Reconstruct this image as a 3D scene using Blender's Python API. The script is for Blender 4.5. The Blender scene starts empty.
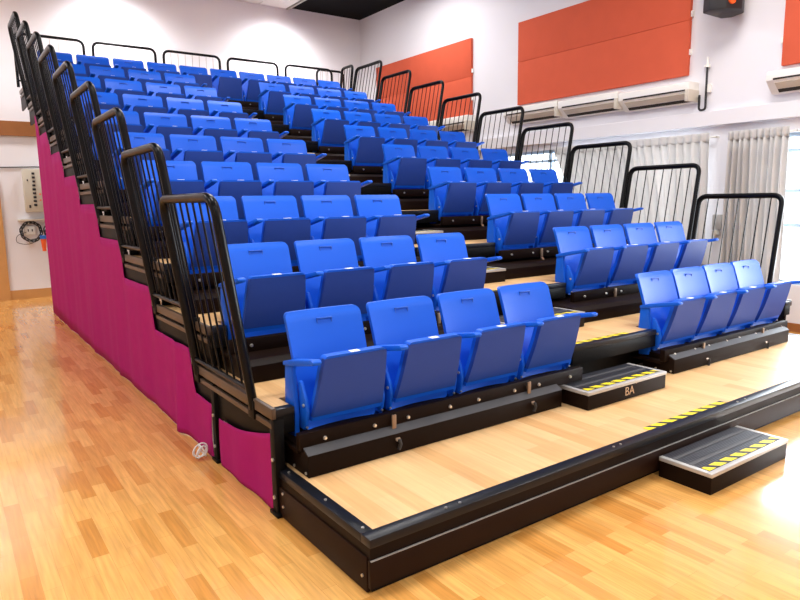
import bpy, bmesh, math, random
from mathutils import Vector, Matrix

# ------------------------------------------------------------ camera, world, light, exposure
S = bpy.context.scene
COL = S.collection
YAW, PITCH, ROLL = 0.6143, -0.1518, -0.0146
fw = Vector((math.sin(YAW)*math.cos(PITCH), math.cos(YAW)*math.cos(PITCH), math.sin(PITCH)))
r0 = Vector((math.cos(YAW), -math.sin(YAW), 0)); u0 = r0.cross(fw)
rt = r0*math.cos(ROLL)+u0*math.sin(ROLL); up = -r0*math.sin(ROLL)+u0*math.cos(ROLL)
cd = bpy.data.cameras.new('camera'); cam = bpy.data.objects.new('camera', cd); COL.objects.link(cam)
cam.matrix_world = Matrix(((rt.x, up.x, -fw.x, -1.2847), (rt.y, up.y, -fw.y, -2.0572), (rt.z, up.z, -fw.z, 1.5871), (0, 0, 0, 1)))
cd.sensor_width = 36; cd.lens = 647.45*36/800; cd.clip_start = 0.05
S.camera = cam
S.view_settings.view_transform = 'Standard'; S.view_settings.look = 'None'
S.view_settings.gamma = 1; S.view_settings.use_curve_mapping = False
S.view_settings.exposure = 0.38

W_ = bpy.data.worlds.new('sky'); S.world = W_; W_.use_nodes = True
W_.node_tree.nodes['Background'].inputs[0].default_value = (0.93, 0.96, 1, 1)
W_.node_tree.nodes['Background'].inputs[1].default_value = 3.0

def area(name, loc, size, power, color=(1, 1, 1), rot=(0, 0, 0)):
    l = bpy.data.lights.new(name, 'AREA'); l.shape = 'RECTANGLE'; l.size, l.size_y = size; l.energy = power; l.color = color
    o = bpy.data.objects.new(name, l); COL.objects.link(o); o.location = loc; o.rotation_euler = rot; return o
def spot(name, loc, power, ang, blend=0.6, color=(1, 1, 1), rot=(0, 0, 0), size=0.06):
    l = bpy.data.lights.new(name, 'SPOT'); l.energy = power; l.spot_size = math.radians(ang); l.spot_blend = blend; l.color = color
    l.shadow_soft_size = size
    o = bpy.data.objects.new(name, l); COL.objects.link(o); o.location = loc; o.rotation_euler = rot; return o
WX, BY, CZ = 6.8, 10.8, 5.57
FX, FY = -7.0, -8.0
# hall ceiling lights; the last, weaker one is added to brighten the upper right
for k, (x, y) in enumerate([(-3.5, -4.5), (1.0, -4.5), (4.8, -4.0), (-3.6, 1.5), (0.5, 1.2), (4.2, 1.0), (2.6, 5.6), (-3.5, 6.5), (5.3, 7.6)]):
    area('ceiling_light_glow', (x, y, CZ-0.12), (1.5, 1.5), 60 if x > 5 else 118, (1, 0.965, 0.945))
# wall washers over the back wall
for x in (-1.57, 1.58, 4.73):
    spot('wall_washer_light', (x, BY-0.85, CZ-0.1), 330, 140, 1.0, (1, 0.98, 0.98), (math.radians(14), 0, 0), 0.25)
# daylight outside the windows in the right hand wall
area('window_daylight', (WX+0.5, 4.6, 1.9), (2.6, 4.4), 330, (0.96, 0.98, 1), (0, math.radians(90), 0))
area('window_daylight', (WX+0.5, -0.4, 1.6), (3.0, 4.4), 420, (0.96, 0.98, 1), (0, math.radians(90), 0))

# ------------------------------------------------------------ materials
def mat(name, color, rough=0.5, metal=0.0, spec=0.5, coat=0.0, bump=None, var=None):
    m = bpy.data.materials.new(name); m.use_nodes = True; nt = m.node_tree; b = nt.nodes['Principled BSDF']
    b.inputs['Base Color'].default_value = (*color, 1); b.inputs['Roughness'].default_value = rough
    b.inputs['Metallic'].default_value = metal; b.inputs['Specular IOR Level'].default_value = spec
    b.inputs['Coat Weight'].default_value = coat
    tc = nt.nodes.new('ShaderNodeTexCoord')
    if var:
        n = nt.nodes.new('ShaderNodeTexNoise'); n.inputs['Scale'].default_value = var[0]; n.inputs['Detail'].default_value = 3
        nt.links.new(tc.outputs['Object'], n.inputs['Vector'])
        mx = nt.nodes.new('ShaderNodeMix'); mx.data_type = 'RGBA'
        a = var[1]; mx.inputs[6].default_value = (*[c*(1-a) for c in color], 1); mx.inputs[7].default_value = (*[min(1, c*(1+a)) for c in color], 1)
        nt.links.new(n.outputs['Fac'], mx.inputs[0]); nt.links.new(mx.outputs[2], b.inputs['Base Color'])
    if bump:
        n = nt.nodes.new('ShaderNodeTexNoise'); n.inputs['Scale'].default_value = bump[0]; n.inputs['Detail'].default_value = 4
        nt.links.new(tc.outputs['Object'], n.inputs['Vector'])
        bp = nt.nodes.new('ShaderNodeBump'); bp.inputs['Strength'].default_value = bump[1]; bp.inputs['Distance'].default_value = bump[2]
        nt.links.new(n.outputs['Fac'], bp.inputs['Height']); nt.links.new(bp.outputs['Normal'], b.inputs['Normal'])
    return m

def wood_mat(name, c1, c2, mortar, bw, rh, rough, grain=0.12, mort=0.003, coat=0.0, spec=0.5):
    """boards running along the y axis"""
    m = bpy.data.materials.new(name); m.use_nodes = True; nt = m.node_tree; L = nt.links.new; b = nt.nodes['Principled BSDF']
    tc = nt.nodes.new('ShaderNodeTexCoord')
    mp = nt.nodes.new('ShaderNodeMapping'); mp.inputs['Rotation'].default_value = (0, 0, math.radians(90))
    L(tc.outputs['Object'], mp.inputs['Vector'])
    br = nt.nodes.new('ShaderNodeTexBrick'); br.offset = 0.37; br.offset_frequency = 2; br.squash = 1
    br.inputs['Scale'].default_value = 1; br.inputs['Brick Width'].default_value = bw; br.inputs['Row Height'].default_value = rh
    br.inputs['Mortar Size'].default_value = mort; br.inputs['Mortar Smooth'].default_value = 0.3
    br.inputs['Color1'].default_value = (0, 0, 0, 1); br.inputs['Color2'].default_value = (1, 1, 1, 1); br.inputs['Mortar'].default_value = (.5, .5, .5, 1)
    br.inputs['Bias'].default_value = 0.0
    L(mp.outputs[0], br.inputs['Vector'])
    rp = nt.nodes.new('ShaderNodeValToRGB'); e = rp.color_ramp.elements
    mid = [(a+c)/2 for a, c in zip(c1, c2)]
    e[0].position = 0; e[0].color = (*c1, 1); e[1].position = 1; e[1].color = (*c2, 1)
    k = rp.color_ramp.elements.new(0.35); k.color = (*[a*0.35+c*0.65 for a, c in zip(c1, c2)], 1)
    L(br.outputs['Color'], rp.inputs[0])
    st = nt.nodes.new('ShaderNodeMapping'); st.inputs['Scale'].default_value = (28, 1.6, 1); L(tc.outputs['Object'], st.inputs['Vector'])
    n = nt.nodes.new('ShaderNodeTexNoise'); n.inputs['Scale'].default_value = 2.2; n.inputs['Detail'].default_value = 6; L(st.outputs[0], n.inputs['Vector'])
    mr = nt.nodes.new('ShaderNodeMapRange'); mr.inputs[3].default_value = 1-grain; mr.inputs[4].default_value = 1+grain; mr.inputs[1].default_value = .3; mr.inputs[2].default_value = .7
    L(n.outputs['Fac'], mr.inputs[0])
    mx = nt.nodes.new('ShaderNodeMix'); mx.data_type = 'RGBA'; mx.blend_type = 'MULTIPLY'; mx.inputs[0].default_value = 1
    L(rp.outputs[0], mx.inputs[6]); L(mr.outputs[0], mx.inputs[7])
    m2 = nt.nodes.new('ShaderNodeMix'); m2.data_type = 'RGBA'; L(br.outputs['Fac'], m2.inputs[0]); L(mx.outputs[2], m2.inputs[6]); m2.inputs[7].default_value = (*mortar, 1)
    L(m2.outputs[2], b.inputs['Base Color'])
    b.inputs['Roughness'].default_value = rough; b.inputs['Coat Weight'].default_value = coat; b.inputs['Coat Roughness'].default_value = 0.07
    b.inputs['Specular IOR Level'].default_value = spec
    return m

def hazard_mat(name, sc):
    m = bpy.data.materials.new(name); m.use_nodes = True; nt = m.node_tree; L = nt.links.new; b = nt.nodes['Principled BSDF']
    tc = nt.nodes.new('ShaderNodeTexCoord'); sp = nt.nodes.new('ShaderNodeSeparateXYZ'); L(tc.outputs['Object'], sp.inputs[0])
    ad = nt.nodes.new('ShaderNodeMath'); ad.operation = 'ADD'; L(sp.outputs[0], ad.inputs[0]); L(sp.outputs[1], ad.inputs[1])
    mu = nt.nodes.new('ShaderNodeMath'); mu.operation = 'MULTIPLY'; mu.inputs[1].default_value = sc; L(ad.outputs[0], mu.inputs[0])
    fr = nt.nodes.new('ShaderNodeMath'); fr.operation = 'FRACT'; L(mu.outputs[0], fr.inputs[0])
    gt = nt.nodes.new('ShaderNodeMath'); gt.operation = 'GREATER_THAN'; gt.inputs[1].default_value = 0.60; L(fr.outputs[0], gt.inputs[0])
    mx = nt.nodes.new('ShaderNodeMix'); mx.data_type = 'RGBA'; L(gt.outputs[0], mx.inputs[0])
    mx.inputs[6].default_value = (0.90, 0.72, 0.01, 1); mx.inputs[7].default_value = (0.012, 0.012, 0.012, 1)
    L(mx.outputs[2], b.inputs['Base Color']); b.inputs['Roughness'].default_value = 0.5
    return m

def tread_mat(name):
    m = mat(name, (0.010, 0.012, 0.02), 0.45); nt = m.node_tree; L = nt.links.new; b = nt.nodes['Principled BSDF']
    tc = nt.nodes.new('ShaderNodeTexCoord'); wv = nt.nodes.new('ShaderNodeTexWave'); wv.bands_direction = 'Y'; wv.inputs['Scale'].default_value = 25
    L(tc.outputs['Object'], wv.inputs['Vector']); bp = nt.nodes.new('ShaderNodeBump'); bp.inputs['Distance'].default_value = 0.003; bp.inputs['Strength'].default_value = 0.6
    L(wv.outputs['Fac'], bp.inputs['Height']); L(bp.outputs['Normal'], b.inputs['Normal'])
    return m

def glass_mat(name):
    m = bpy.data.materials.new(name); m.use_nodes = True; nt = m.node_tree; L = nt.links.new; nt.nodes.clear()
    o = nt.nodes.new('ShaderNodeOutputMaterial'); t = nt.nodes.new('ShaderNodeBsdfTransparent'); g = nt.nodes.new('ShaderNodeBsdfGlossy')
    g.inputs['Roughness'].default_value = 0.02; t.inputs[0].default_value = (0.95, 0.98, 1, 1)
    mx = nt.nodes.new('ShaderNodeMixShader'); fr = nt.nodes.new('ShaderNodeFresnel'); fr.inputs[0].default_value = 1.3
    L(fr.outputs[0], mx.inputs[0]); L(t.outputs[0], mx.inputs[1]); L(g.outputs[0], mx.inputs[2]); L(mx.outputs[0], o.inputs[0])
    return m

def curtain_mat(name, col):
    m = mat(name, col, 0.9, spec=0.1); nt = m.node_tree; b = nt.nodes['Principled BSDF']
    t = nt.nodes.new('ShaderNodeBsdfTranslucent'); t.inputs[0].default_value = (*col, 1)
    mx = nt.nodes.new('ShaderNodeMixShader'); mx.inputs[0].default_value = 0.3
    out = [n for n in nt.nodes if n.type == 'OUTPUT_MATERIAL'][0]
    nt.links.new(b.outputs[0], mx.inputs[1]); nt.links.new(t.outputs[0], mx.inputs[2]); nt.links.new(mx.outputs[0], out.inputs[0])
    return m

M = dict(
    wall=mat('painted_wall', (0.79, 0.785, 0.825), 0.85, spec=0.2, bump=(60, 0.1, 0.001)),
    ceil=mat('black_ceiling', (0.006, 0.006, 0.007), 0.9, spec=0.1),
    tile=mat('white_ceiling_tile', (0.8, 0.8, 0.8), 0.9, var=(30, 0.03)),
    floor=wood_mat('sports_parquet', (0.60, 0.255, 0.050), (0.80, 0.43, 0.125), (0.50, 0.20, 0.05), 0.42, 0.072, 0.22, 0.16, 0.0006, 0.6),
    ply=wood_mat('deck_wood', (0.66, 0.37, 0.15), (0.80, 0.52, 0.25), (0.62, 0.36, 0.15), 0.8, 0.10, 0.38, 0.09, 0.0003),
    blue=mat('blue_plastic', (0.006, 0.105, 0.64), 0.42, spec=0.22, bump=(350, 0.06, 0.0005)),
    bluedk=mat('recess_shade_blue', (0.009, 0.095, 0.52), 0.5),  # seat blue darkened to stand in for shade in the grip recess
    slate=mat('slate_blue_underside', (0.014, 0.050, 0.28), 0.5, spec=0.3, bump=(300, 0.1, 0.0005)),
    black=mat('black_steel', (0.003, 0.0027, 0.0027), 0.5, spec=0.12),
    trim=mat('black_edge_trim', (0.006, 0.007, 0.011), 0.34, 0.0, 0.3),
    brown=mat('dark_brown_panel', (0.0085, 0.0034, 0.0018), 0.5, spec=0.1, var=(3, 0.2)),
    fascia=mat('brown_fascia_panel', (0.017, 0.0062, 0.003), 0.5, spec=0.12, var=(3, 0.2)),
    rail=mat('black_rail_paint', (0.0025, 0.0025, 0.0035), 0.3, spec=0.16),
    alu=mat('grey_aluminium', (0.50, 0.49, 0.47), 0.42, 0.35),
    steel=mat('zinc_bolt', (0.75, 0.70, 0.62), 0.3, 0.8),
    strip=mat('grey_grip_strip', (0.06, 0.06, 0.065), 0.6),
    sidebar=mat('side_channel_bronze', (0.085, 0.055, 0.036), 0.38, 0.3),
    hazard=hazard_mat('hazard_stripes', 9.0),
    hazard2=hazard_mat('hazard_stripes_step', 9.0),
    tread=tread_mat('rubber_tread'),
    plum=mat('magenta_cloth', (0.36, 0.010, 0.135), 0.85, spec=0.15, var=(14, 0.10), bump=(220, 0.25, 0.002)),
    red=mat('coral_acoustic_felt', (0.64, 0.118, 0.062), 0.95, spec=0.1, var=(5, 0.06), bump=(180, 0.15, 0.002)),
    white=mat('white_plastic', (0.85, 0.84, 0.80), 0.45),
    cream=mat('cream_plastic', (0.62, 0.57, 0.48), 0.5),
    sticker=mat('white_label', (0.95, 0.95, 0.95), 0.4),
    slot=mat('dark_slot', (0.02, 0.014, 0.01), 0.7),
    cloth=curtain_mat('grey_curtain_cloth', (0.70, 0.685, 0.675)),
    glass=glass_mat('window_glass'),
    frame=mat('pale_blue_window_frame', (0.42, 0.58, 0.75), 0.4),
    brwood=mat('brown_wood_trim', (0.30, 0.115, 0.035), 0.45, var=(6, 0.2)),
    ochre=mat('ochre_wood', (0.55, 0.28, 0.09), 0.5, var=(5, 0.15)),
    cab=mat('grey_cabinet_paint', (0.55, 0.52, 0.43), 0.45),
    cable=mat('black_cable', (0.015, 0.015, 0.018), 0.5),
    orange=mat('orange_plastic', (0.85, 0.12, 0.02), 0.4),
    bluecable=mat('blue_plastic_plug', (0.02, 0.15, 0.55), 0.4),
    gold=mat('tan_lettering', (0.62, 0.42, 0.26), 0.5),
    rope=mat('white_rope', (0.8, 0.8, 0.78), 0.7),
    strap=mat('tan_lever', (0.30, 0.20, 0.13), 0.4, 0.6),
    lamp=mat('lamp_white', (0.9, 0.9, 0.88), 0.4),
)

# ------------------------------------------------------------ helpers
def box(bm, x0, x1, y0, y1, z0, z1, bev=0.0):
    g = bmesh.ops.create_cube(bm, size=1)
    for v in g['verts']:
        v.co = Vector(((x0+x1)/2+v.co.x*(x1-x0), (y0+y1)/2+v.co.y*(y1-y0), (z0+z1)/2+v.co.z*(z1-z0)))
    if bev:
        es = list({e for v in g['verts'] for e in v.link_edges})
        bmesh.ops.bevel(bm, geom=es, offset=bev, segments=2, affect='EDGES', profile=0.5)
def prism(bm, poly, axis, a, b, bev=0.0):
    """extrude a 2-D outline; axis x: poly=(y,z); axis z: poly=(x,y); axis y: poly=(x,z)"""
    f = {'x': lambda p, t: (t, p[0], p[1]), 'z': lambda p, t: (p[0], p[1], t), 'y': lambda p, t: (p[0], t, p[1])}[axis]
    va = [bm.verts.new(f(p, a)) for p in poly]; vb = [bm.verts.new(f(p, b)) for p in poly]; n = len(poly)
    fs = [bm.faces.new(va), bm.faces.new(vb[::-1])]
    for i in range(n): fs.append(bm.faces.new((va[i], vb[i], vb[(i+1) % n], va[(i+1) % n])))
    bmesh.ops.recalc_face_normals(bm, faces=fs)
    if bev:
        es = list({e for v in va+vb for e in v.link_edges})
        bmesh.ops.bevel(bm, geom=es, offset=bev, segments=2, affect='EDGES', profile=0.5)
def cyl(bm, c, d, r, h, n=12, r2=None):
    d = Vector(d).normalized(); q = Vector((0, 0, 1)).rotation_difference(d).to_matrix().to_4x4()
    bmesh.ops.create_cone(bm, cap_ends=True, segments=n, radius1=r, radius2=r if r2 is None else r2, depth=h, matrix=Matrix.Translation(Vector(c))@q)
def tube(bm, pts, r, n=8, closed=False, rx=None, ref=None):
    """sweep a round (or oval: r along ref, rx across) section along pts"""
    pts = [Vector(p) for p in pts]; rings = []; N = len(pts); prev = None
    for i, p in enumerate(pts):
        a = pts[i-1] if (i or closed) else p; b = pts[(i+1) % N] if (i < N-1 or closed) else p
        t = (b-a).normalized()
        if ref is not None: u = (Vector(ref)-t*t.dot(Vector(ref))).normalized()
        else:
            if prev is None: prev = t.orthogonal().normalized()
            u = (prev-t*t.dot(prev)).normalized(); prev = u
        w = t.cross(u)
        rings.append([bm.verts.new(p+u*r*math.cos(2*math.pi*k/n)+w*(rx or r)*math.sin(2*math.pi*k/n)) for k in range(n)])
    for i in range(N if closed else N-1):
        A, B = rings[i], rings[(i+1) % N]
        for k in range(n): bm.faces.new((A[k], A[(k+1) % n], B[(k+1) % n], B[k]))
    if not closed: bm.faces.new(rings[0][::-1]); bm.faces.new(rings[-1])
def fillet(pts, rad, seg=6):
    pts = [Vector(p) for p in pts]; out = [pts[0]]
    for i in range(1, len(pts)-1):
        p = pts[i]; a = (pts[i-1]-p); b = (pts[i+1]-p); r = min(rad, a.length*.49, b.length*.49)
        A = p+a.normalized()*r; B = p+b.normalized()*r
        for k in range(seg+1):
            t = k/seg; out.append(A*(1-t)**2+p*2*t*(1-t)+B*t*t)
    return out+[pts[-1]]
def shell(bm, hw, cen, thick, n=12, vs=None, normal=(0, -1, 0)):
    """a curved panel: hw(v) half width, cen(u,v)->(dx,y,z) of the front face, thickness towards +y"""
    F, B = [], []
    for v in vs:
        h = hw(v)
        F.append([bm.verts.new((u*h, *cen(u, v))) for u in [-1+2*k/n for k in range(n+1)]])
        B.append([bm.verts.new((u*h, cen(u, v)[0]+thick, cen(u, v)[1])) for u in [-1+2*k/n for k in range(n+1)]])
    m = len(vs); fs = []
    for i in range(m-1):
        for k in range(n):
            fs.append(bm.faces.new((F[i][k], F[i][k+1], F[i+1][k+1], F[i+1][k])))
            fs.append(bm.faces.new((B[i][k], B[i+1][k], B[i+1][k+1], B[i][k+1])))
    for i in range(m-1):
        fs.append(bm.faces.new((F[i][0], F[i+1][0], B[i+1][0], B[i][0]))); fs.append(bm.faces.new((F[i][n], B[i][n], B[i+1][n], F[i+1][n])))
    for k in range(n):
        fs.append(bm.faces.new((F[0][k], B[0][k], B[0][k+1], F[0][k+1]))); fs.append(bm.faces.new((F[-1][k], F[-1][k+1], B[-1][k+1], B[-1][k])))
    bmesh.ops.recalc_face_normals(bm, faces=fs)

def build(name, fn, material, parent=None, loc=None, smooth=30):
    bm = bmesh.new(); fn(bm)
    me = bpy.data.meshes.new(name); bm.to_mesh(me); bm.free(); me.materials.append(material)
    if smooth:
        for p in me.polygons: p.use_smooth = True
        me.set_sharp_from_angle(angle=math.radians(smooth))
    o = bpy.data.objects.new(name, me); COL.objects.link(o)
    if parent: o.parent = parent
    if loc: o.location = loc
    return o
def tag(o, label, cat, group=None, kind=None):
    if label: o['label'] = label
    if cat: o['category'] = cat
    if group: o['group'] = group
    if kind: o['kind'] = kind
    return o
def thing(name, loc=(0, 0, 0), label=None, cat=None, group=None, rotz=0):
    o = bpy.data.objects.new(name, None); COL.objects.link(o); o.location = loc; o.rotation_euler = (0, 0, rotz)
    o.empty_display_size = 0.1
    return tag(o, label, cat, group)
def kids(o): return KIDS.get(o.name, [])
def copy_tree(root, loc, label=None, group=None):
    def rec(o, par):
        c = o.copy(); COL.objects.link(c)
        if par: c.parent = par
        for ch in list(o.children): rec(ch, c)
        return c
    c = rec(root, None); c.location = loc
    if label: c['label'] = label
    if group: c['group'] = group
    return c
def structure(name, fn, m, smooth=0):
    return tag(build(name, fn, m, smooth=smooth), None, None, kind='structure')
NUM = ['zeroth', 'first', 'second', 'third', 'fourth', 'fifth', 'sixth', 'seventh', 'eighth', 'ninth', 'tenth', 'highest']
def row_name(i): return 'front row' if i == 1 else 'back row' if i == 10 else NUM[i]+' row up'

# ------------------------------------------------------------ bleacher dimensions
D, H, H0, D1, X0, SP, WD = 0.9065, 0.3189, 0.2391, 0.8538, 0.1333, 0.52, 5.46
yn = lambda i: D1+(i-1)*D
zs = lambda i: H0+i*H                                  # level the seats and rails are set out from
zd = lambda i: H0 if i == 0 else zs(i)-(0.0 if i == 1 else 0.035)   # top of the deck itself

# ------------------------------------------------------------ room
structure('floor', lambda b: box(b, FX, WX, FY, BY, -0.1, 0), M['floor'])
structure('wall_back', lambda b: box(b, FX-.2, WX+.2, BY, BY+.2, 0, CZ), M['wall'])
structure('wall_left', lambda b: box(b, FX-.2, FX, FY, BY, 0, CZ), M['wall'])
structure('wall_front', lambda b: box(b, FX-.2, WX+.2, FY-.2, FY, 0, CZ), M['wall'])
WIN = [(2.55, 6.55, 0.9, 2.36), (-2.4, 1.95, 0.55, 2.30)]
def wall_right(b):
    x0, x1 = WX, WX+.2
    box(b, x0, x1, FY, -2.4, 0, CZ); box(b, x0, x1, 1.95, 2.55, 0, CZ); box(b, x0, x1, 6.55, BY, 0, CZ)
    for y0, y1, z0, z1 in WIN:
        box(b, x0, x1, y0, y1, 0, z0); box(b, x0, x1, y0, y1, z1, CZ)
structure('wall_right', wall_right, M['wall'])
structure('ceiling', lambda b: box(b, FX-.2, WX+.2, FY-.2, BY+.2, CZ, CZ+.1), M['ceil'])
# pelmet ledge over the curtains
structure('trim_1', lambda b: box(b, WX-.10, WX, -3.0, 8.6, 2.46, 2.64, .004), M['wall'])
structure('baseboard_right', lambda b: box(b, WX-.015, WX, FY, BY, 0, .10), M['brwood'])
structure('baseboard_back', lambda b: box(b, FX, WX, BY-.015, BY, 0, .16), M['ochre'])
structure('trim_2', lambda b: box(b, FX, 1.2, BY-.05, BY, 2.76, 3.0, .003), M['brwood'])
structure('door_1', lambda b: box(b, -1.5, -.40, BY-.06, BY, 0, 2.05, .003), M['ochre'])
for n, (y0, y1, z0, z1) in enumerate(WIN):
    w = tag(thing('window_%d' % (n+1)), None, None, kind='structure')
    def fr(b, y0=y0, y1=y1, z0=z0, z1=z1, n=n):
        x0, x1 = WX+.04, WX+.10
        for a in (z0, z1-.05): box(b, x0, x1, y0, y1, a, a+.05)
        nn = 3
        for k in range(nn+1):
            a = y0+(y1-y0-.05)*k/nn; box(b, x0, x1, a, a+.05, z0, z1)
        for zt in ((2.17,) if n == 0 else (2.08, 1.62, 1.22)): box(b, x0, x1, y0, y1, zt, zt+.04)
    build('window_frame', fr, M['frame'], w, smooth=0)
    build('pane', lambda b, y0=y0, y1=y1, z0=z0, z1=z1: box(b, WX+.065, WX+.071, y0+.02, y1-.02, z0+.02, z1-.02), M['glass'], w, smooth=0)
    for o in w.children: o['kind'] = 'structure'
# white ceiling tiles at the left, seen past the black ceiling
def tiles(b):
    x = 5.0
    while x > FX:
        y = BY
        while y > 8.4:
            box(b, x-.59, x-.01, y-.59, y-.01, CZ-.03, CZ-.005); y -= .6
        x -= .6
tag(build('ceiling_panel', tiles, M['tile'], smooth=0), None, None, kind='structure')
structure('trim_3', lambda b: box(b, 5.02, 5.06, 6, BY, CZ-.05, CZ), M['alu'])

for k, (x, y) in enumerate([(-3.5, -4.5), (1.0, -4.5), (4.8, -4.0), (-3.6, 1.5), (0.5, 1.2), (4.2, 1.0), (2.6, 5.6), (-3.5, 6.5), (5.3, 7.6)]):  # last position is the housing of the added fill light
    t = thing('ceiling_light', (x, y, CZ), 'square white ceiling light panel in the black ceiling', 'light', 'square ceiling light panels')
    build('housing', lambda b: box(b, -.8, .8, -.8, .8, -.10, -.001, .01), M['lamp'], t)
for x in (-1.57, 1.58, 4.73):
    t = thing('wall_washer_lamp', (x, BY-.55, CZ), 'round white downlight in the ceiling close to the back wall', 'light', 'downlights washing the back wall')
    def ring(b):
        tube(b, [(.09*math.cos(a*math.pi/8), .09*math.sin(a*math.pi/8), -.02) for a in range(16)], .018, 8, True)
    build('lamp_ring', ring, M['lamp'], t)

# ------------------------------------------------------------ things on the right hand wall
def panel(y0, y1, z0, z1, label, seam):
    t = thing('acoustic_panel', (WX, (y0+y1)/2, z0), label, 'wall panel', 'coral red acoustic wall panels')
    h = z1-z0; a, c = y0-(y0+y1)/2, y1-(y0+y1)/2; n = max(1, round((y1-y0)/1.5))
    def f(b):
        box(b, -.055, 0, a, c, 0, h*seam-.001, .006); box(b, -.055, 0, a, c, h*seam+.001, h, .006)
    build('felt_board', f, M['red'], t)
    for yy in (a-.013, c+.013):
        for zz in (.25, h*.55): build('mounting_clip', lambda b, yy=yy, zz=zz: box(b, -.04, 0, yy-.012, yy+.012, zz, zz+.07, .002), M['white'], t)
panel(7.03, 10.1, 3.11, 4.43, 'coral red felt panel on the wall beside the highest seats, above a short air conditioner', .5)
panel(2.86, 5.87, 3.13, 4.43, 'large coral red felt panel above the row of three air conditioners', .52)
panel(-1.3, 1.71, 3.05, 4.43, 'coral red felt panel cut off by the right edge of the photo', .52)

def aircon(y0, y1, z0, z1, label, ends=(1, 1)):
    t = thing('air_conditioner', (WX, (y0+y1)/2, z0), label, 'air conditioner', 'wall mounted air conditioners')
    L = (y1-y0)/2; h = z1-z0
    prof = [(0, 0), (-.06, 0), (-.10, .018), (-.215, .115), (-.235, .135), (-.235, h-.02), (-.21, h), (0, h)]
    def f(b):
        prism(b, [(x, z) for x, z in prof], 'y', -L, L, .004)
    build('casing', f, M['white'], t)
    def slant(b, a, c, u0, u1, off):
        # a strip lying on the slanting underside, u from 0 (front) to 1 (wall side)
        p = lambda u, o: (-.218+.122*u-.62*o, .112-.097*u-.78*o)
        prism(b, [p(u0, off), p(u1, off), p(u1, -.004), p(u0, -.004)], 'y', a, c)
    build('air_slot', lambda b: box(b, -.239, -.20, -L+.04, L-.08, .136, .156), M['slot'], t)
    build('outlet_slot', lambda b: slant(b, -L+.05, L-.09, .70, 1.02, .003), M['slot'], t)
    build('louvre_flap', lambda b: slant(b, -L+.05, L-.09, .02, .64, .006), M['cream'], t)
    def cap(b):
        for sgn in (-1,): box(b, -.245, -.002, -L-.008, -L+.045, .012, h*.62, .006)
    build('end_cap', cap, M['cream'], t)
aircon(6.95, 8.5, 2.82, 3.09, 'short white air conditioner below the red panel beside the upper rows')
aircon(4.86, 6.02, 2.82, 3.07, 'white air conditioner at the rear end of the row of three')
aircon(3.78, 4.84, 2.80, 3.05, 'middle white air conditioner in the row of three')
aircon(2.72, 3.76, 2.77, 3.02, 'white air conditioner of the row of three, nearest the black hose')
aircon(0.3, 1.78, 2.74, 2.98, 'white air conditioner cut off by the right edge of the photo')
# hose and its cap
t = thing('drain_hose', (WX-.04, 2.60, 2.70), 'thin black hose looping down the wall from the air conditioner end', 'hose')
build('hose', lambda b: tube(b, fillet([(0, .085, .16), (0, .085, -.03), (0, .0, -.03), (0, 0, .5)], .045, 6), .014, 8), M['cable'], t)
build('hose_cap', lambda b: cyl(b, (0, 0, .50), (0, 0, 1), .038, .03, 12), M['white'], t)
build('vent_tip', lambda b: cyl(b, (0, 0, .56), (0, 0, 1), .014, .10, 10), M['white'], t)
build('wall_clip', lambda b: box(b, -.01, .04, -.050, -.02, .18, .28), M['white'], t)
# speaker
t = thing('loudspeaker', (WX-.28, 2.28, 3.72), 'black loudspeaker with a red dot hung high on the wall', 'speaker')
def spk(b):
    prism(b, [(-.26, .05), (-.2, -.12), (.0, -.2), (.2, -.12), (.26, .05), (.2, .16), (-.2, .16)], 'z', 0, .62, .012)
o = build('cabinet', spk, M['cable'], t); 
build('grille', lambda b: box(b, -.205, -.19, -.09, .02, .06, .56, .01), M['slot'], t)
build('indicator', lambda b: cyl(b, (-.14, -.155, .09), (-.35, -1, 0), .045, .02, 20), M['orange'], t)
build('bracket', lambda b: (box(b, .16, .28, -.03, .03, .25, .31), box(b, .262, .28, -.08, .08, .18, .40)), M['black'], t)
# small box between the curtains
t = thing('wall_dispenser', (WX, 2.34, 1.10), 'small grey dispenser box on the white wall between the two curtains', 'dispenser')
build('housing', lambda b: box(b, -.09, 0, -.06, .06, .07, .26, .012), M['alu'], t)
build('spout', lambda b: (box(b, -.13, -.03, -.03, .03, .0, .06, .008), cyl(b, (-.06, 0, -.01), (0, 0, 1), .02, .06)), M['cream'], t)

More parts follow.
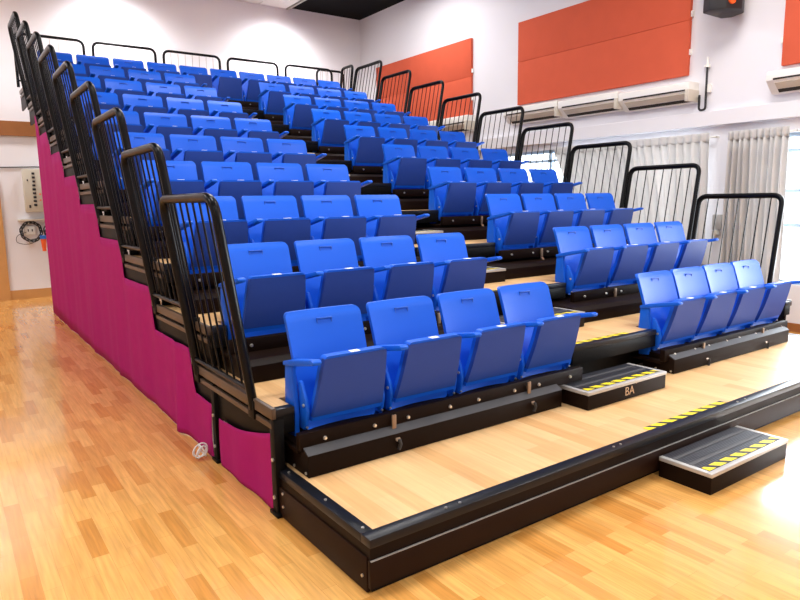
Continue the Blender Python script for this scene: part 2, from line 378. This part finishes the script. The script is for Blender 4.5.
# curtains
def curtain(name, ya, yb, ztop, zbot, xoff, folds, label, drape=0.0, seed=1):
    t = thing(name, (xoff, (ya+yb)/2, zbot), label, 'curtain', 'grey curtains at the right hand windows')
    rnd = random.Random(seed); hy = (yb-ya)/2; h = ztop-zbot
    ph = [rnd.uniform(.6, 1.4) for _ in range(folds+2)]
    def f(b, z0=0, z1=h-.10, amp=.05, nz=14):
        n = folds*8; G = []
        for j in range(nz+1):
            tt = j/nz; z = z0+(z1-z0)*tt; row = []
            for i in range(n+1):
                s = i/n; k = int(s*folds); a = ph[min(k, folds)]
                pull = drape*max(0, (h-.12-z)/h)**0.8                       # pulled towards -y lower down
                y = -hy+2*hy*s*(1-pull)
                x = -.04+amp*a*math.sin(s*folds*2*math.pi+.5*math.sin(z*2.2+k))
                row.append(b.verts.new((x, y, z)))
            G.append(row)
        for j in range(nz):
            for i in range(n): b.faces.new((G[j][i], G[j][i+1], G[j+1][i+1], G[j+1][i]))
    o = build('drape', f, M['cloth'], t, smooth=60)
    md = o.modifiers.new('solid', 'SOLIDIFY'); md.thickness = .003
    o = build('gathered_heading', lambda b: f(b, h-.11, h, .028, 3), M['cloth'], t, smooth=60)
    md = o.modifiers.new('solid', 'SOLIDIFY'); md.thickness = .012
    build('curtain_rod', lambda b: cyl(b, (.02, 0, h-.05), (0, 1, 0), .012, 2*hy+.1), M['white'], t)
    for yy in (-hy-.04, hy+.04): build('rod_bracket', lambda b, yy=yy: box(b, .01, -xoff+WX, yy-.01, yy+.01, h-.06, h-.04), M['white'], t)
curtain('window_curtain', 2.46, 4.95, 2.37, .45, WX-.10, 22, 'wide grey curtain pulled aside at the window behind the lower rails', .30, 3)
curtain('window_curtain', 1.52, 2.22, 2.36, .12, WX-.10, 10, 'narrow tightly gathered grey curtain beside the bright window edge', .0, 8)

# ------------------------------------------------------------ things on the back wall, left of the seating
t = thing('dimmer_cabinet', (.16, BY, 1.49), 'beige wall cabinet with columns of small switches and sockets', 'cabinet')
build('casing', lambda b: box(b, -.21, .45, -.16, 0, 0, .72, .008), M['cab'], t)
rnd = random.Random(4)
SW = [(cx-.022+rnd.uniform(-.006, .006), cx+.022, .10+k*.066, .135+k*.066) for cx in (-.06, .27) for k in range(9)]+[(-.16, -.14, .52, .55), (-.16, -.13, .07, .12), (.18, .205, .08, .13)]
for xa, xb, za, zb_ in SW: build('switch', lambda b: box(b, xa, xb, -.172, -.158, za, zb_, .002), M['cable'], t)
for x, z in ((.02, .2), (.02, .3), (.35, .32)): build('status_lamp', lambda b: cyl(b, (x, -.165, z), (0, -1, 0), .012, .02), M['orange'], t)
tag(build('wall_shelf', lambda b: (box(b, -.34, .42, -.12, 0, -.03, 0, .004), box(b, -.2, -.18, -.10, 0, -.08, -.03), box(b, .2, .22, -.10, 0, -.08, -.03)), M['cream'], loc=(.16, BY, 1.37)),
    'narrow pale shelf under the beige wall cabinet', 'shelf')
for k, (x, lb) in enumerate(((-.01, 'white wall socket inside the black cable loop, farther from the magenta skirt'), (.33, 'white wall socket half hidden by the magenta skirt'))):
    t = thing('wall_socket', (x, BY, 1.10), lb, 'socket', 'sockets under the shelf')
    build('face_plate', lambda b: box(b, -.085, .085, -.05, 0, 0, .15, .012), M['white'], t)
    for c in (-.03, .03): build('plug_hole', lambda b: box(b, c-.008, c+.008, -.056, -.049, .06, .10), M['slot'], t)
def coil(b, cx, cz, r, n=2):
    pts = []
    for k in range(n*24+1):
        a = k*math.pi/12; rr = r+.02*math.sin(k*.7); pts.append((cx+rr*math.cos(a), -.06-.012*k/24, cz+rr*1.05*math.sin(a)))
    tube(b, pts, .011, 6)
tag(build('cable_coil', lambda b: coil(b, 0, 0, .15, 3), M['cable'], loc=(0, BY-.02, 1.16)), 'coiled black cable looped round the white wall socket', 'cable', 'cables hung under the shelf')
tag(build('cable_coil', lambda b: coil(b, 0, 0, .14, 2), M['cable'], loc=(.35, BY-.02, 1.16)), 'coiled black cable next to the magenta skirt edge', 'cable', 'cables hung under the shelf')
tag(build('thin_wire', lambda b: tube(b, fillet([(-.05, 0, .05), (-.2, 0, 0), (-.22, 0, -.12), (-.05, 0, -.17), (.12, 0, -.1)], .08), .005, 6), M['cable'], loc=(-.02, BY-.05, 1.10)), 'thin grey wire hanging in a loop left of the coiled cable', 'cable')
t = thing('hanging_connector', (.165, BY-.16, .90), 'orange plug connector hanging below the coiled cables', 'connector')
build('plug_body', lambda b: (cyl(b, (0, 0, .06), (0, 0, 1), .035, .16, 12, .045), cyl(b, (0, 0, -.05), (0, 0, 1), .03, .06, 12)), M['orange'], t)
build('collar', lambda b: cyl(b, (0, 0, .16), (0, 0, 1), .05, .06, 12), M['bluecable'], t)
tag(build('hanging_lead', lambda b: tube(b, fillet([(.02, 0, .2), (.06, 0, 0), (.10, 0, -.25), (.16, 0, -.3), (.15, 0, 0)], .1), .009, 6), M['rope'], loc=(.2, BY-.07, .95)), 'pale cable lead hanging down beside the magenta skirt', 'cable')
tag(build('surface_cable', lambda b: tube(b, [(x, -.012, .012*math.sin(x*3)) for x in [-5+k*.35 for k in range(20)]], .009, 6), M['cable'], loc=(-.1, BY, 2.245)), 'thin black cable running level along the back wall above the beige cabinet', 'cable')

# ------------------------------------------------------------ seating platforms
def deck_outline(i, y1):
    y0 = yn(i) if i else 0.0
    if i == 0: return [(.055, .065), (WD-.055, .065), (WD-.055, y1), (.055, y1)]
    n = .19
    a0, a1 = .10, X0+4*SP+.03; b0, b1 = X0+6*SP-.03, X0+10*SP+.02
    if i == 10: return [(0, y0), (.1, y0), (.1, y0+n), (b1, y0+n), (b1, y0), (WD, y0), (WD, y1), (0, y1)]
    return [(0, y0+.05), (a0, y0+.05), (a0, y0+n), (a1, y0+n), (a1, y0+.05), (b0, y0+.05), (b0, y0+n), (b1, y0+n), (b1, y0+.05), (WD, y0+.05), (WD, y1), (0, y1)]
DECKLAB = ['lowest wide wooden platform with black edging standing on the floor']+['%s wooden tier of the seating, carrying the %s seats' % (NUM[i+1], row_name(i)) for i in range(1, 11)]
for i in range(0, 11):
    z = zd(i); y0 = yn(i) if i else 0.0
    t = thing('seating_platform', (0, y0, 0), DECKLAB[i], 'platform', 'stepped seating platforms')
    oy = y0; yb = yn(i+1)+.30 if i < 10 else yn(10)+.98
    build('wooden_deck', lambda b, i=i, z=z, yb=yb, oy=oy: prism(b, [(x, y-oy) for x, y in deck_outline(i, yb)], 'z', z-.03, z), M['ply'], t, smooth=0)
    if i == 0:
        def edge(b, z=z):
            box(b, 0, WD, -.002, .07, z-.035, z+.004, .003); box(b, 0, .06, .07, 1.0, z-.035, z+.004, .003); box(b, WD-.06, WD, .07, 1.0, z-.035, z+.004, .003)
        build('edge_trim', edge, M['trim'], t)
        def fasc(b, z=z):
            box(b, 0.002, WD-.002, .002, .03, z-.085, z-.03); box(b, .002, .03, .03, .93, z-.075, z-.03); box(b, WD-.03, WD-.002, .03, .93, z-.075, z-.03)
        build('edge_channel', fasc, M['brown'], t, smooth=0)
        build('front_fascia', lambda b, z=z: (box(b, -.004, WD+.004, -.008, .012, .03, z-.088, .003)), M['fascia'], t)
        build('seam_bead', lambda b, z=z: box(b, 0, WD, -.0095, .0, z-.0885, z-.0865), M['alu'], t, smooth=0)
        build('side_fascia', lambda b, z=z: (box(b, -.006, .012, .02, .86, .006, z-.078, .003)), M['fascia'], t)
        build('side_fascia', lambda b, z=z: (box(b, WD-.012, WD+.006, .02, .86, .006, z-.078, .003)), M['fascia'], t)
        build('toe_kick', lambda b: box(b, .02, WD-.02, .02, .05, 0, .04), M['black'], t, smooth=0)
        for x, y in [(x, .03) for x in (.42, .50, 1.60, 1.66, 2.9, 3.0, 4.2, 4.3)]+[(.03, y) for y in (.10, .42, .80)]:
            build('bolt', lambda b: cyl(b, (x, y, z+.006), (0, 0, 1), .007, .006, 10), M['steel'], t)
        for y, zz in ((.05, .07), (.8, .07), (.80, .14)): build('bolt', lambda b: cyl(b, (-.008, y, zz), (-1, 0, 0), .007, .008, 10), M['steel'], t)
    else:
        if 1:
            a1, b0 = X0+4*SP+.03, X0+6*SP-.03; rng = [(0, .10), (a1, b0), (X0+10*SP+.02, WD)] if i < 10 else [(0, .1), (X0+10*SP+.02, WD)]
            for xa, xb in rng: build('nose_trim', lambda b: box(b, xa, xb, 0, .052, z-.035, z+.004, .002), M['trim'], t)
        def fas(b, i=i, z=z):
            box(b, .02, WD-.02, .185, .22, zd(i-1)+.002, z-.031)
        build('riser_panel', fas, M['black'], t)
        for xa, xb in rng: build('nose_fascia', lambda b: box(b, xa, xb, .004, .03, z-.13, z-.034, .002), M['black'], t)
        for sx in (0, 1):
            xa, xb = ((-.025, .0) if sx == 0 else (WD, WD+.025))
            build('side_channel', lambda b: box(b, xa, xb, .0, D+.26, z-.045, z+.012, .003), M['sidebar'], t); build('lower_channel', lambda b: box(b, xa+.004, xb-.004, .02, D+.24, z-.10, z-.07, .003), M['sidebar'], t)
            def fr(b, sx=sx, z=z, i=i):
                xx = .006 if sx == 0 else WD-.03
                box(b, xx, xx+.024, .03, D+.46, z-.27, z-.031, .003)
            build('side_frame_shade', fr, M['black'], t)  # dark frame, enlarged so its black also stands in for shade under the tier
        # low closed box under the seat beam
        if i == 1:
            for xa, xb in ((.08, 1.93), (3.21, 5.06)):
                def pl(b, xa=xa, xb=xb):
                    prism(b, [(-.175, zd(0)+.001), (-.175, zd(0)+.115), (-.125, zd(0)+.14), (.10, zd(0)+.14), (.10, zd(0)+.001)], 'x', xa, xb, .003)
                build('plinth_box', pl, M['brown'], t)
                def pc(b, xa=xa, xb=xb):
                    prism(b, [(-.178, zd(0)+.116), (-.127, zd(0)+.143), (-.10, zd(0)+.143), (-.10, zd(0)+.138), (-.172, zd(0)+.110)], 'x', xa, xb)
                build('plinth_cover', pc, M['strip'], t, smooth=0)
                for y in (-.15, -.02): build('plinth_bolt', lambda b: cyl(b, (xa-.002, y, zd(0)+.02), (-1, 0, 0), .008, .008, 8), M['steel'], t)
        else:
            z_ = zd(i-1)
            for xa, xb in ((.08, 2.04), (2.93, WD-.08)): build('plinth_box', lambda b: prism(b, [(-.37, z_+.001), (-.37, z_+.10), (-.32, z_+.13), (.17, z_+.13), (.17, z_+.001)], 'x', xa, xb, .003), M['brown'], t)
    # hazard tape on the aisle edge
    if 0 <= i < 10:
        tx0, tx1 = (1.99, 2.84) if i == 0 else (2.24, 2.95)
        o = build('hazard_tape', lambda b, tx0=tx0, tx1=tx1: box(b, 0, tx1-tx0, 0, .045, 0, .0015), M['hazard'], t, smooth=0)
        o.location = (tx0, (.072 if i == 0 else .055), z+.001)

# aisle steps
def make_step(lbl):
    t = thing('aisle_step', (0, 0, 0), lbl, 'step', 'loose half steps in the aisle')
    w, d, h = .85, .31, .12
    build('step_box', lambda b: box(b, 0, w, 0, d, 0, h-.004, .003), M['brown'], t)
    def rim(b):
        box(b, -.004, w+.004, -.004, .028, h-.022, h, .002); box(b, -.004, .028, .028, d, h-.022, h, .002); box(b, w-.028, w+.004, .028, d, h-.022, h, .002)
    build('metal_rim', rim, M['alu'], t)
    build('rubber_tread', lambda b: box(b, .028, w-.028, .028, d, h-.006, h-.001), M['tread'], t, smooth=0)
    build('grip_strip', lambda b: (box(b, .028, w-.028, .125, .155, h-.003, h+.001), box(b, .028, w-.028, .225, .25, h-.003, h+.001)), M['strip'], t, smooth=0)
    o = build('hazard_tape', lambda b: box(b, 0, w-.07, 0, .045, 0, .0015), M['hazard2'], t, smooth=0); o.location = (.035, .032, h)
    return t
st = make_step('low black step on the floor in front of the lowest platform'); st.location = (1.95, -.335, 0)
s2 = copy_tree(st, (1.99, .515, H0+.001), 'black step marked BA on the lowest platform at the foot of the aisle')
fc = bpy.data.curves.new('lettering', 'FONT'); fc.body = "BA"; fc.size = .085; fc.extrude = .001; fc.align_x = 'CENTER'; fc.offset = -.0008
fo = bpy.data.objects.new('lettering_tmp', fc); COL.objects.link(fo)
bpy.context.view_layer.update()
dg = bpy.context.evaluated_depsgraph_get(); me = bpy.data.meshes.new_from_object(fo.evaluated_get(dg)); me.name = 'lettering'
bpy.data.objects.remove(fo); me.materials.clear(); me.materials.append(M['gold'])
lo = bpy.data.objects.new('lettering', me); COL.objects.link(lo); lo.parent = s2; lo.location = (.43, -.002, .028); lo.rotation_euler = (math.radians(90), 0, 0)
def tick(b):
    box(b, .495, .50, -.003, -.001, .095, .103); box(b, .504, .509, -.003, -.001, .095, .103)
build('trademark_tick', tick, M['gold'], s2, smooth=0)
for i in range(1, 9):
    copy_tree(st, (2.06, yn(i+1)-.46, zd(i)+.001), 'low black aisle step standing on the %s platform, below the %s' % (NUM[i+1], row_name(i+1)))

# ------------------------------------------------------------ folding seats
def make_seat(both):
    t = thing('folding_seat', (0, 0, 0), '', 'seat')
    hwt = .232
    def hw(v):
        base = .222+.010*v; r = .035; d = (1-v)*.60
        if d < r: base -= r-math.sqrt(max(0, r*r-(r-d)**2))
        d2 = v*.60
        if d2 < .02: base -= .02-math.sqrt(max(0, .0004-(.02-d2)**2))
        return base
    zb, zt = -.15, .45
    def cen(u, v):
        y = .055+.16*v**0.9 - .022*abs(u)**2.2*(1-.3*v) + .018*math.sin(math.pi*v)*(-1)
        if v > .94: y += (v-.94)*.25
        return (y, zb+(zt-zb)*v)
    vs = [0, .01, .03, .08, .16, .26, .36, .46, .56, .66, .76, .85, .91, .945, .965, .98, .992, .9985]
    bk = build('backrest', lambda b: shell(b, hw, cen, .026, 14, vs), M['blue'], t, smooth=50)
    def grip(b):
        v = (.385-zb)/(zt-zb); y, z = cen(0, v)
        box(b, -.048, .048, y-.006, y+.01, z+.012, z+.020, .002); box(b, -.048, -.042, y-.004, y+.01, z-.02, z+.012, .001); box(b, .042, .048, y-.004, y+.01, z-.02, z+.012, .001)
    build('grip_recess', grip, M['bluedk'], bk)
    # folded pan
    zb2, zt2 = -.085, .272
    def hp(v):
        base = .213-.030*v; r = .025; d = (1-v)*.36
        if d < r: base -= r-math.sqrt(max(0, r*r-(r-d)**2))
        return base
    def cp(u, v):
        return (-.035-.105*v-.010*math.sin(math.pi*v), zb2+(zt2-zb2)*v)
    vp = [0, .03, .1, .25, .4, .55, .7, .82, .9, .945, .97, .99, .999]
    pan = build('seat_pan', lambda b: shell(b, hp, cp, .055, 12, vp), M['blue'], t, smooth=50)
    def hpi(v): return hp(v)+.0015
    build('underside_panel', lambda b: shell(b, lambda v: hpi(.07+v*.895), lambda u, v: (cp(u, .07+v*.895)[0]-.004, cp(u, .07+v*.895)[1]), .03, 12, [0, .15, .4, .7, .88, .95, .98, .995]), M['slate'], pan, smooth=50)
    build('number_plate', lambda b: box(b, -.026, .026, cp(0, 1)[0]+.004, cp(0, 1)[0]+.040, zt2-.003, zt2+.0025, .001), M['sticker'], pan)
    # arm rests and their supports
    for x in ((-.26, .26) if both else (-.26,)):
        def arm(b, x=x):
            P = [(.135, .190), (.135, .212), (.05, .235), (-.185, .278), (-.205, .268), (-.20, .252), (.03, .205)]
            prism(b, P, 'x', x-.026, x+.026, .006)
        build('armrest', arm, M['blue'], t, smooth=40)
        def sup(b, x=x):
            P = [(.135, .20), (.055, .215), (.06, .16), (.045, .05), (.035, -.05), (.045, -.175), (.135, -.185), (.15, .0)]
            prism(b, P, 'x', x-.014, x+.014, .005)
        build('side_support', sup, M['blue'], t, smooth=40)
    for sx in (-1, 1):
        def lug(b, sx=sx):
            x = sx*.232
            P = [(.05, .12), (.025, .115), (-.02, .03), (-.035, -.03), (-.02, -.10), (.0, -.135), (.05, -.135)]
            prism(b, P, 'x', x-.010, x+.010, .005)
        h = build('hinge_bracket', lug, M['blue'], t, smooth=40)
        build('hinge_bolt', lambda b, sx=sx: (cyl(b, (sx*.232-.012, -.008, .0), (-1, 0, 0), .009, .01, 10), cyl(b, (sx*.232, -.012, -.118), (0, -1, 0), .006, .016, 8)), M['steel'], h)
    return t
seatA = make_seat(False); seatB = make_seat(True); used = {'A': False, 'B': False}
LEFTP = ['seat nearest the left rail', 'second seat from the left rail', 'second seat from the aisle', 'seat on the aisle']
RIGHTP = ['seat on the aisle', 'second seat from the aisle', 'second seat from the right rail', 'seat nearest the right rail']
def place_seat(i, c):
    last = c == 3 or c == 9
    if i == 10: last = c == 9
    key = 'B' if last else 'A'; src = seatB if last else seatA
    loc = (X0+(c+.5)*SP, yn(i), zs(i))
    if 4 <= i <= 9 and c > 5: loc = (loc[0]-.04+(c-6)*.023, loc[1], loc[2])
    if i == 1 and c > 5: loc = (3.475+(c-6)*.487, yn(1), zs(1)-.03)
    if i == 10: lab = 'blue folding seat in the unbroken back row, %s from the left end' % NUM[c+1]
    else:
        lab = 'blue folding seat, %s of the %s block, %s' % ((LEFTP[c] if c < 4 else RIGHTP[c-6]), 'left' if c < 4 else 'right', row_name(i))
        lab = lab.replace('seat, seat', 'seat').replace('folding seat nearest', 'folding seat nearest').replace('seat, second seat', 'seat, second')
    g = 'blue folding seats on the tiers'
    if not used[key]:
        used[key] = True; src.location = loc; src['label'] = lab; src['group'] = g
    else: copy_tree(src, loc, lab, g)
for i in range(1, 11):
    for c in range(10):
        if i < 10 and c in (4, 5): continue
        place_seat(i, c)

# beams carrying the seats
def make_beam(n, label):
    t = thing('seat_beam', (0, 0, 0), label, 'seat beam', 'black beams under the seats'); L = n*SP
    build('beam', lambda b: (box(b, -.07, L-.02, -.09, .17, -.215, -.19, .003), box(b, -.07, L-.02, -.125, -.08, -.195, -.105, .004)), M['brown'], t)
    for k in range(n):
        for s in (-.15, .15):
            build('bolt', lambda b, k=k, s=s: cyl(b, ((k+.5)*SP+s-.04, -.129, -.150), (0, -1, 0), .012, .012, 10, .008), M['steel'], t)
    for k in range(1, n, 2):
        if n == 4 and k == 3 or n == 10 and k in (5, 9): pass
        lv = build('latch_lever', lambda b, k=k: (box(b, k*SP-.05, k*SP-.022, -.147, -.135, -.215, -.11, .004), prism(b, [(-.147, -.20), (-.135, -.20), (-.178, -.245), (-.190, -.245)], 'x', k*SP-.05, k*SP-.022), box(b, k*SP-.042, k*SP-.030, -.139, -.123, -.16, -.14)), M['strap'], t)
        build('lever_tip', lambda b, k=k: tube(b, [(k*SP-.036, -.190, -.235), (k*SP-.030, -.194, -.26), (k*SP-.04, -.190, -.29)], .010, 8), M['cable'], lv)
    return t
b4 = make_beam(4, 'black steel beam under the left block seats of the front row'); b4.location = (X0, yn(1), zs(1))
for i in range(1, 10):
    if i > 1: copy_tree(b4, (X0, yn(i), zs(i)), 'black steel beam under the left block seats, %s' % row_name(i))
    bb = copy_tree(b4, (X0+6*SP-(.03 if i == 1 else 0), yn(i), zs(i)-(.03 if i == 1 else 0)), 'black steel beam under the right block seats, %s' % row_name(i))
    if i == 1: bb.scale.x = .93
b10 = make_beam(10, 'long black steel beam under the whole back row of seats'); b10.location = (X0, yn(10), zs(10))

# ------------------------------------------------------------ side rails
def make_rail(sgn, label, group):
    """sgn -1 leans out to the left, +1 to the right; posts also lean back"""
    t = thing('side_rail', (0, 0, 0), label, 'railing', group)
    fl = -.15 if sgn < 0 else .235
    bf, tf, br, trr = Vector((0, .255, -.05)), Vector((fl, .275, 1.06)), Vector((0, 1.15, -.05)), Vector((fl, 1.17, 1.06))
    build('frame', lambda b: tube(b, fillet([bf, tf, trr, br], .10, 8), .030, 12, rx=.024, ref=(0, 1, .0) if 0 else None), M['rail'], t, smooth=60)
    lo = .09
    p = lambda a, b_, k: a.lerp(b_, k)
    A, B = p(bf, tf, lo), p(br, trr, lo)
    build('bottom_bar', lambda b: tube(b, [A, B], .016, 8), M['rail'], t, smooth=60)
    for k in range(1, 8):
        s = k/8
        build('baluster', lambda b, s=s: tube(b, [p(A, B, s), p(tf, trr, s)], .0062, 6), M['rail'], t, smooth=60)
    build('foot_bracket', lambda b: [box(b, -.02, .02, y-.04, y+.04, -.10, .02, .004) for y in ()] or box(b, -.02, .02, .215, .295, -.10, .0, .004), M['black'], t)
    build('foot_bracket', lambda b: box(b, -.02, .02, 1.11, 1.19, -.10, .0, .004), M['black'], t)
    return t
Rl = make_rail(-1, 'black rail on the left side, lowest and nearest, beside the front row', 'black rails climbing the left side')
Rr = make_rail(1, 'black rail on the right side, lowest, beside the front row', 'black rails climbing the right side')
Rl.location = (-.012, yn(1), zs(1)); Rr.location = (WD+.05, yn(1), zs(1)-.03)
for i in range(2, 10):
    copy_tree(Rl, (-.012, yn(i), zs(i)), 'black rail on the left side beside the %s' % row_name(i))
    copy_tree(Rr, (WD+.05, yn(i), zs(i)), 'black rail on the right side beside the %s' % row_name(i))
# rails along the back
def back_rail(x0, x1, label, y=9.88, ztop=4.225, zbot=3.42, nb=7):
    t = thing('back_rail', ((x0+x1)/2, y, zbot), label, 'railing', 'black rails behind the back row'); h = (x1-x0)/2; H_ = ztop-zbot
    build('frame', lambda b: tube(b, fillet([(-h, 0, 0), (-h, 0, H_), (h, 0, H_), (h, 0, 0)], .11, 8), .022, 10), M['rail'], t, smooth=60)
    build('bottom_bar', lambda b: tube(b, [(-h, 0, .1), (h, 0, .1)], .014, 8), M['rail'], t, smooth=60)
    for k in range(1, nb+1):
        x = -h+2*h*k/(nb+1); build('baluster', lambda b, x=x: tube(b, [(x, 0, .1), (x, 0, H_)], .005, 6), M['alu'], t, smooth=60)
for k, (a, c) in enumerate([(-.06, .92), (1.06, 2.05), (2.19, 3.19), (3.34, 4.33), (4.50, 5.52)]):
    back_rail(a, c, 'black back rail behind the back row, %s from the left' % NUM[k+1])
back_rail(5.22, 5.84, 'short black back rail overlapping the fifth one in the corner', y=9.95, nb=4)
t = thing('corner_rail', (WD+.06, 9.22, 3.40), 'short narrow black rail at the top right corner of the seating', 'railing')
build('frame', lambda b: tube(b, fillet([(0, 0, 0), (.10, .0, .82), (.10, .40, .82), (0, .40, 0)], .08, 8), .026, 10), M['rail'], t, smooth=60)
for k in range(1, 4): build('baluster', lambda b, k=k: tube(b, [(0, .1*k, .05), (.10, .1*k, .81)], .0055, 6), M['rail'], t, smooth=60)

# ------------------------------------------------------------ posts and cloth skirts on the left side
for y, zt_, lab in ((.87, zs(1)-.05, 'black corner post at the front end of the magenta cloth'), (1.745, .50, 'black steel post between the long and the short magenta cloths')):
    t = thing('support_post', (.0, y, 0), lab, 'post', 'black posts under the seating side')
    build('post', lambda b, zt_=zt_: box(b, -.02, .035, -.025, .03, .02, zt_, .003), M['black'], t)
    build('foot_plate', lambda b: box(b, -.03, .05, -.045, .05, 0, .02, .003), M['black'], t)
    for z in (.10, .30): build('bolt', lambda b: cyl(b, (-.023, 0, z), (-1, 0, 0), .010, .010, 10), M['steel'], t)
def cloth(b, ya, yb_, ztop, amp, fr, seed, sag=None, x=-.01):
    rnd = random.Random(seed); ph = [rnd.uniform(0, 6.28) for _ in range(5)]; n = int((yb_-ya)/.035); nz = 14; G = []
    for j in range(nz+1):
        row = []
        for k in range(n+1):
            y = ya+(yb_-ya)*k/n; zt_ = ztop(y); z = .006+(zt_-.006)*j/nz; f = .25+.75*math.sin(math.pi*min(1, .12+.88*j/nz))
            w = amp*f*(math.sin(fr*y+ph[0])*.5+.35*math.sin(fr*2.3*y+ph[1])+.25*math.sin(fr*.45*y+ph[2]+z))
            fold = 0
            for yf in (2.42, 4.3, 5.5, 7.1):
                d = (y-yf-.05*z)/(.05+.05*f); fold += .05*(1-.7*j/nz)*math.exp(-d*d)*(1 if yf < 3 else .35)
            row.append(b.verts.new((x-w-fold, y, z)))
        G.append(row)
    for j in range(nz):
        for k in range(n): b.faces.new((G[j][k], G[j][k+1], G[j+1][k+1], G[j+1][k]))
def top_main(y):
    i = max(1, min(9, int((y-.55-D1)/D)+1)); return zd(i)-.20
def step_skirt(b):
    # one cloth cut in steps, hung under each tier; steps blended steeply
    def ztop(y):
        i = (y-.42-D1)/D+1; k = math.floor(i); f = i-k; f = max(0, (f-.93)/.07)
        k = max(1, min(9, k)); z0 = zd(k)-.20; z1 = zd(min(9, k+1))-.20
        return min(z0+(z1-z0)*f, 2.86)
    cloth(b, 1.78, 8.75, ztop, .014, 7, 3)
o = build('cloth_skirt', step_skirt, M['plum'], smooth=70)
tag(o, 'long magenta cloth hung along the left side under the rising tiers', 'cloth skirt', 'magenta cloths on the seating side')
md = o.modifiers.new('solid', 'SOLIDIFY'); md.thickness = .004
o = build('cloth_skirt', lambda b: cloth(b, .90, 1.66, lambda y: .43-.17*(y-.9)-.03*math.sin(math.pi*min(1, max(0, (y-.9)/.76))), .02, 8, 9, x=-.012), M['plum'], smooth=70)
tag(o, 'short sagging magenta cloth panel between the two black posts at the front', 'cloth skirt', 'magenta cloths on the seating side')
md = o.modifiers.new('solid', 'SOLIDIFY'); md.thickness = .004
def ropes(b):
    rnd = random.Random(5)
    for k in range(5):
        r = rnd.uniform(.03, .06); c = Vector((rnd.uniform(-.02, .02), rnd.uniform(-.02, .02), .055)); a0 = rnd.uniform(0, 3)
        ax = Vector((rnd.uniform(-1, 1), rnd.uniform(-1, 1), rnd.uniform(-.6, .6))).normalized(); u = ax.orthogonal().normalized(); w = ax.cross(u)
        tube(b, [c+u*r*math.cos(a0+m*math.pi/8)+w*r*math.sin(a0+m*math.pi/8)*.75 for m in range(16)], .0045, 6, True)
tag(build('rope_bundle', ropes, M['rope'], loc=(-.09, 1.84, 0)), 'small tangle of white cord on the floor at the foot of the inner black post', 'cord')
